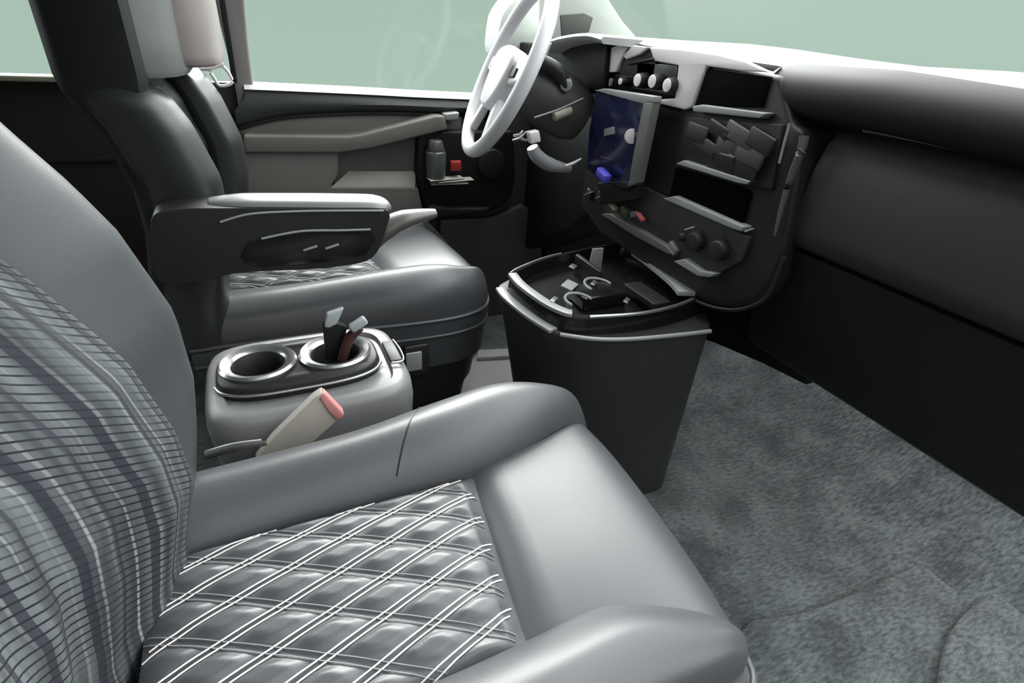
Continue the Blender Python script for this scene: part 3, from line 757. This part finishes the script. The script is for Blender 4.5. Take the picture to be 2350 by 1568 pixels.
# driver-side lower dash and cluster housing
prism('driver_lower_dash', plX([(1220, 220), (1400, 200), (1370, 480), (1300, 535), (1200, 575), (1190, 420)], .93), (.2, 0, 0), DARK, da, bev=.02)
prism('driver_upper_dash', [(.93, .86, .94), (.93, .18, .955), (.93, .18, .80), (.93, .86, .70)], (.2, 0, 0), DARK, da, bev=.01)
hood = [at(px, py, X=.80) for px, py in ((1243, 106), (1262, 92), (1300, 81), (1350, 76), (1385, 84))]
hp = smoothpts(hood, 5)
bm = bmesh.new(); rings = []
for p in hp: rings.append([(p.x, p.y, p.z), (p.x-.006, p.y, p.z-.006), (p.x+.002, p.y, p.z-.014), (p.x+.16, p.y, p.z-.02), (p.x+.16, p.y, p.z-.002)])
loft(bm, rings); link('gauge_hood', bm, mat('hood_vinyl', (.34, .35, .34), .4), da)
plateX('gauge_cluster', [(1250, 104), (1300, 90), (1395, 92), (1385, 210), (1330, 215), (1262, 175)], .86, .05, mat('cluster_black', (.004, .004, .005), .5, spec=.2), da, bev=.006)
# white vent bezel left of the knobs
XF = XS-.008
plateX('vent_surround', [(1392, 112), (1418, 104), (1436, 108), (1428, 130), (1412, 165), (1380, 168)], XF-.006, .012, BEZ, da)
v_ = plateX('air_vent', [(1432, 112), (1490, 110), (1505, 142), (1500, 180), (1420, 175)], XF, .012, DARK, da)
plateX('vent_louver', [(1428, 128), (1452, 104), (1487, 108), (1468, 124), (1436, 136)], XF-.008, .010, BEZ, v_)
plateX('vent_louver', [(1440, 142), (1500, 132), (1500, 138), (1440, 149)], XF-.006, .008, TRIM, v_)
plateX('switch', [(1374, 186), (1402, 179), (1397, 198), (1369, 204)], XF-.004, .010, BEZ, da)
# pale T shaped bezel
plateX('radio_bezel', [(1490, 108), (1560, 112), (1650, 125), (1710, 140), (1765, 166), (1700, 163), (1620, 152), (1585, 246), (1570, 252), (1500, 236), (1512, 228), (1548, 226), (1556, 150), (1500, 140)], XF-.004, .012, BEZ, da, bev=.003)
plateX('control_panel', [(1462, 142), (1556, 150), (1548, 228), (1500, 232), (1405, 205), (1412, 170), (1460, 172)], XF, .010, GLOSS, da)
for i, (px, py) in enumerate(((1424, 187), (1463, 184), (1497, 187), (1531, 196))):
    q = at(px, py, X=XF-.02)
    kb = link('knob', cyl_bm(q+Vector((.022, 0, 0)), q, .0165 if i else .011, .014 if i else .008, 24, .002), TRIM, da)
    link('knob_face', cyl_bm(q+Vector((.002, 0, 0)), q-Vector((.002, 0, 0)), .0125 if i else .007, None, 24, .001), BEZ, kb)
plateX('upper_bin', [(1622, 158), (1765, 176), (1745, 246), (1596, 240)], XF, .010, mat('bin_shade_black', (.003, .003, .004), .7, spec=.03), da)  # flat black plate; the shade inside the open bin is its colour
def ledge(pts, X, m=RAIL, out_=.035):
    """shelf board: its front edge seen as a pale band"""
    return prism('shelf_edge', [Vector(p) for p in plX(pts, X)], (out_, 0, 0), m, da, bev=.002)
ledge([(1588, 244), (1610, 240), (1760, 260), (1742, 272), (1590, 256)], XF-.012)
cub = plateX('storage_cubby', [(1572, 268), (1795, 286), (1770, 436), (1722, 426), (1556, 368)], XF, .010, mat('cubby_black', (.012, .011, .011), .6), da)
ledge([(1549, 376), (1568, 368), (1722, 416), (1712, 424), (1690, 420)], XF-.014)
plateX('lower_slot', [(1550, 384), (1700, 430), (1720, 440), (1700, 520), (1535, 452)], XF, .010, mat('slot_shade_black', (.002, .002, .002), .8, spec=.03), da)  # black plate standing for the unlit depth of the slot
ledge([(1520, 456), (1548, 450), (1706, 521), (1700, 532), (1680, 526)], XF-.014)
tube('cubby_trim', plX([(1812, 284), (1802, 320), (1788, 375)], XF-.004), .0022, RAIL, da)
tube('stack_trim', plX([(1846, 312), (1838, 350), (1818, 400), (1796, 470), (1778, 540)], XF-.002), [.010, .009, .008, .006, .003], mat('stack_side_trim', (.11, .10, .10), .4), da, squash=(1, .6))
tube('stack_base_trim', plX([(1590, 688), (1640, 706), (1700, 710), (1760, 680), (1800, 590)], XF), .004, TRIM, da)
# lower open tray with pale lip
plateX('lower_tray', [(1385, 440), (1480, 430), (1720, 545), (1700, 600), (1640, 632), (1560, 595), (1385, 500)], XF-.002, .010, mat('tray_plastic', (.03, .032, .03), .45), da)
plateX('tray_lip', [(1378, 492), (1398, 490), (1480, 535), (1530, 565), (1545, 585), (1530, 583), (1460, 545)], XF-.016, .02, mat('lip_plastic', (.13, .125, .12), .4), da)
plateX('tray_lip', [(1545, 600), (1570, 594), (1608, 622), (1642, 628), (1628, 637), (1600, 634)], XF-.016, .02, RAIL, da)
for i, (px, py, r_) in enumerate(((1585, 555, .022), (1640, 575, .022), (1560, 545, .010))):
    q = at(px, py, X=XF-.022)
    k_ = link('climate_knob', cyl_bm(q+Vector((.022, 0, 0)), q, r_, r_*.85, 24, .003), TRIM, da)
tube('knob_mark', plX([(1572, 528), (1594, 521)], XF-.024), .0018, SILV, da, n=1)
tube('corner_clip', plX([(1710, 532), (1730, 525)], XF-.018), .0018, SILV, da, n=1)
box('small_switch', at(1545, 570, X=XF-.006), (.012, .03, .018), mat('grey_switch', (.2, .19, .19), .4), da, bev=.002, rot=(.5, 0, 0))
# small odds and ends in the lower tray
def small(name, px, py, size, m, label, cat, rot=(0, 0, 0), X=XF-.014):
    return box(name, at(px, py, X=X), size, m, bev=.002, rot=rot, label=label, cat=cat, group='odds and ends in the dashboard tray')
small('cream_block', 1408, 474, (.014, .026, .010), CREAM, 'small cream block lying leftmost in the dashboard tray', 'cream_block', (.3, 0, 0))  # small cream block of unknown use
small('wrapper', 1436, 484, (.014, .03, .016), GREENP, 'dark green wrapper beside the small cream block in the dashboard tray', 'wrapper', (.2, 0, 0))
small('battery', 1455, 492, (.012, .018, .014), mat('lilac_grey', (.15, .15, .19), .4), 'grey lilac battery between green wrapper and red lighter', 'battery', (-.4, 0, 0))
small('lighter', 1470, 498, (.012, .028, .008), mat('soft_red', (.50, .12, .11), .45), 'red lighter lying rightmost in the dashboard tray', 'lighter', (.35, 0, 0))
# clutter in the cubby: folded dark papers
rnd = random.Random(3)
spots = [(1600, 305), (1650, 300), (1700, 312), (1745, 325), (1620, 335), (1668, 342), (1720, 358), (1655, 372), (1700, 388)]
names_ = ['first at the upper left', 'second in the top row', 'pale creased one in the top row', 'at the upper right corner', 'leftmost of the middle row', 'in the centre of the middle row', 'rightmost of the middle row', 'left one of the bottom row', 'right one of the bottom row']
for i, ((px, py), nm) in enumerate(zip(spots, names_)):
    c_ = .016 if i != 2 else .07
    q = at(px, py, X=XF-.010)
    box('folded_paper', q, (.007, rnd.uniform(.055, .075), rnd.uniform(.026, .036)), mat('dark_paper', (c_, c_*.97, c_*.93), .5, var=.4, vscale=60), bev=.003,
        rot=(rnd.uniform(-.05, .3), rnd.uniform(-.25, .25), rnd.uniform(-.1, .1)), label='dark folded paper stuffed in the cubby, '+nm, cat='paper', group='folded papers in the dashboard cubby')
# --- blue tinted screen
XC = .835
sc_ = plateX('display_screen', [(1368, 212), (1482, 232), (1470, 300), (1440, 420), (1400, 424), (1346, 388), (1352, 300)], XC, .012, SCR, da, bev=.002, label='blue tinted screen')
plateX('screen_frame', [(1362, 208), (1385, 203), (1502, 221), (1500, 236), (1474, 238)], XC-.006, .02, RAIL, sc_, bev=.002)
plateX('screen_frame', [(1476, 236), (1499, 236), (1462, 420), (1440, 430), (1452, 360)], XC-.006, .02, mat('frame_grey', (.16, .155, .155), .35), sc_, bev=.002)
plateX('screen_bottom', [(1395, 418), (1440, 416), (1452, 428), (1440, 434), (1410, 430)], XC-.004, .016, TRIM, sc_, bev=.002)
plateX('screen_tab', [(1386, 296), (1408, 290), (1409, 308), (1385, 313)], XC-.003, .004, RAIL, sc_, bev=.001)
link('screen_badge', cyl_bm(at(1450, 313, X=XC-.004), at(1450, 313, X=XC+.002), .016, .016, 24, .001), BEZ, sc_)
plateX('screen_support', [(1400, 415), (1445, 425), (1450, 460), (1380, 470), (1370, 420)], XC+.008, .06, DARK, sc_, bev=.004)
box('phone_mount', at(1385, 402, X=XC-.02), (.02, .045, .022), BLUE, bev=.006, rot=(.25, 0, 0), label='small bright blue plastic clip at the lower left of the screen', cat='clip')
for px, py in ((1352, 445), (1378, 452), (1405, 445)):
    box('dash_button', at(px, py, X=XS-.006), (.01, .022, .026), mat('button_plastic', (.04, .042, .045), .3), da, bev=.003, rot=(.3, 0, 0))
    tube('button_edge', plX([(px-12, py+3), (px+10, py-5)], XS-.013), .0013, RAIL, da, n=1)

# ================================================================== steering column and wheel
# wheel plane: centre, axis
top_ = at(1258, -35, Y=.45); bot_ = at(1085, 330, Y=.45)
WC = Vector((.648, .45, .872)); 
up_v = Vector((.165, 0, .333)).normalized()     # wheel tilt in XZ
lat = Vector((.20, .98, 0)).normalized(); ax = up_v.cross(lat).normalized()
if ax.x > 0: ax = -ax                                # ax points to the driver (-X)
R_ = .196
sw = thing('steering_wheel', WC, 'pale grey steering wheel with four spokes, window light put into its colour', 'steering wheel')
def wp(u, v, h=0): return WC+lat*u+up_v*v+ax*h
rim = [wp(R_*math.cos(t), R_*math.sin(t)) for t in [2*math.pi*i/72 for i in range(72)]]
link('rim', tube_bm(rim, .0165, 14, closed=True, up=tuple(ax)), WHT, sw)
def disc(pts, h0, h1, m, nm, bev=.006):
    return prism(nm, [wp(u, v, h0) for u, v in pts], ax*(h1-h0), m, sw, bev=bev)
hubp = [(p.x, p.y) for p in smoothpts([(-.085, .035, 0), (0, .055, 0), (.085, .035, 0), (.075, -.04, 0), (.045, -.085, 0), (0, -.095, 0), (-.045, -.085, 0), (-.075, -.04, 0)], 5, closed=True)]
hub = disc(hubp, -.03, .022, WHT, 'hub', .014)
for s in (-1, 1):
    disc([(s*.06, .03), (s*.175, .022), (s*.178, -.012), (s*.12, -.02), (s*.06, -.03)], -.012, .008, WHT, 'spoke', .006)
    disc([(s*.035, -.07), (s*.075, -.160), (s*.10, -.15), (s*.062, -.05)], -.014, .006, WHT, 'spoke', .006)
    disc([(s*.085, .015), (s*.13, .013), (s*.13, -.008), (s*.09, -.012)], .008, .012, DARK, 'switch_pad', .002)
# column shroud
co = thing('steering_column', (.80, .43, .80), 'dark rounded steering column shroud behind the wheel with stalk and ignition', 'steering column')
c1, c2 = WC-ax*.03, WC-ax*.22+Vector((0, 0, .0))
bm = bmesh.new(); rings = []
for t, rx, rz in ((0, .045, .05), (.15, .062, .066), (.5, .070, .074), (.85, .068, .072), (1, .06, .06)):
    c = c1.lerp(c2, t); rings.append([c+lat*(rx*math.cos(a)*1.0)+up_v*(rz*math.sin(a)) for a in [2*math.pi*i/32 for i in range(32)]])
loft(bm, rings); link('column_shroud', bm, mat('shroud_plastic', (.045, .046, .042), .45), co)
link('tilt_ring', cyl_bm(at(1270, 268, Y=.36), at(1310, 252, Y=.36), .012, .011, 20, .003), mat('cream_grey', (.35, .34, .28), .5), co)
tube('shroud_seam', [at(px, py, Y=.355) for px, py in ((1226, 270), (1280, 252), (1338, 226))], .0022, RAIL, co)
link('ignition', cyl_bm(at(1300, 197, Y=.35), at(1300, 190, Y=.38), .014, None, 20, .003), RAIL, co)
prism('stalk_paddle', [at(px, py, Y=.40) for px, py in ((1244, 105), (1268, 98), (1255, 135), (1230, 140))], (0, .01, 0), RAIL, co, bev=.003)
tube('wiper_stalk', [at(1240, 140, Y=.38), at(1280, 165, Y=.37), at(1300, 200, Y=.36)], [.016, .018, .012], TRIM, co)
# gear lever on the column
gl = thing('gear_lever', at(1310, 385, Y=.33), 'pale grey column gear lever curving below the steering column', 'gear lever')
tube('lever_arm', [at(px, py, Y=.35) for px, py in ((1222, 338), (1232, 358), (1262, 378), (1308, 388))], [.014, .017, .017, .009], mat('lever_grey', (.30, .30, .32), .35, spec=.6), gl, seg=16)
prism('lever_button', [at(px, py, Y=.338) for px, py in ((1214, 304), (1238, 299), (1243, 326), (1219, 332))], (0, .02, 0), BEZ, gl, bev=.004)
tube('lever_tip_trim', [at(px, py, Y=.33) for px, py in ((1297, 381), (1315, 375), (1334, 364))], [.003, .004, .002], BEZ, gl)
ky = thing('key_bunch', at(1200, 318, Y=.36), 'small bunch of silver keys hanging left of the gear lever button', 'keys')
for i, (a_, b_) in enumerate((((1176, 322), (1208, 302)), ((1186, 308), (1212, 322)), ((1178, 312), (1200, 300)))):
    tube('key', [at(*a_, Y=.36+.004*i), at((a_[0]+b_[0])/2, (a_[1]+b_[1])/2+5, Y=.36), at(*b_, Y=.36)], [.002, .003, .0015], SILV, ky, squash=(1, 1.4))
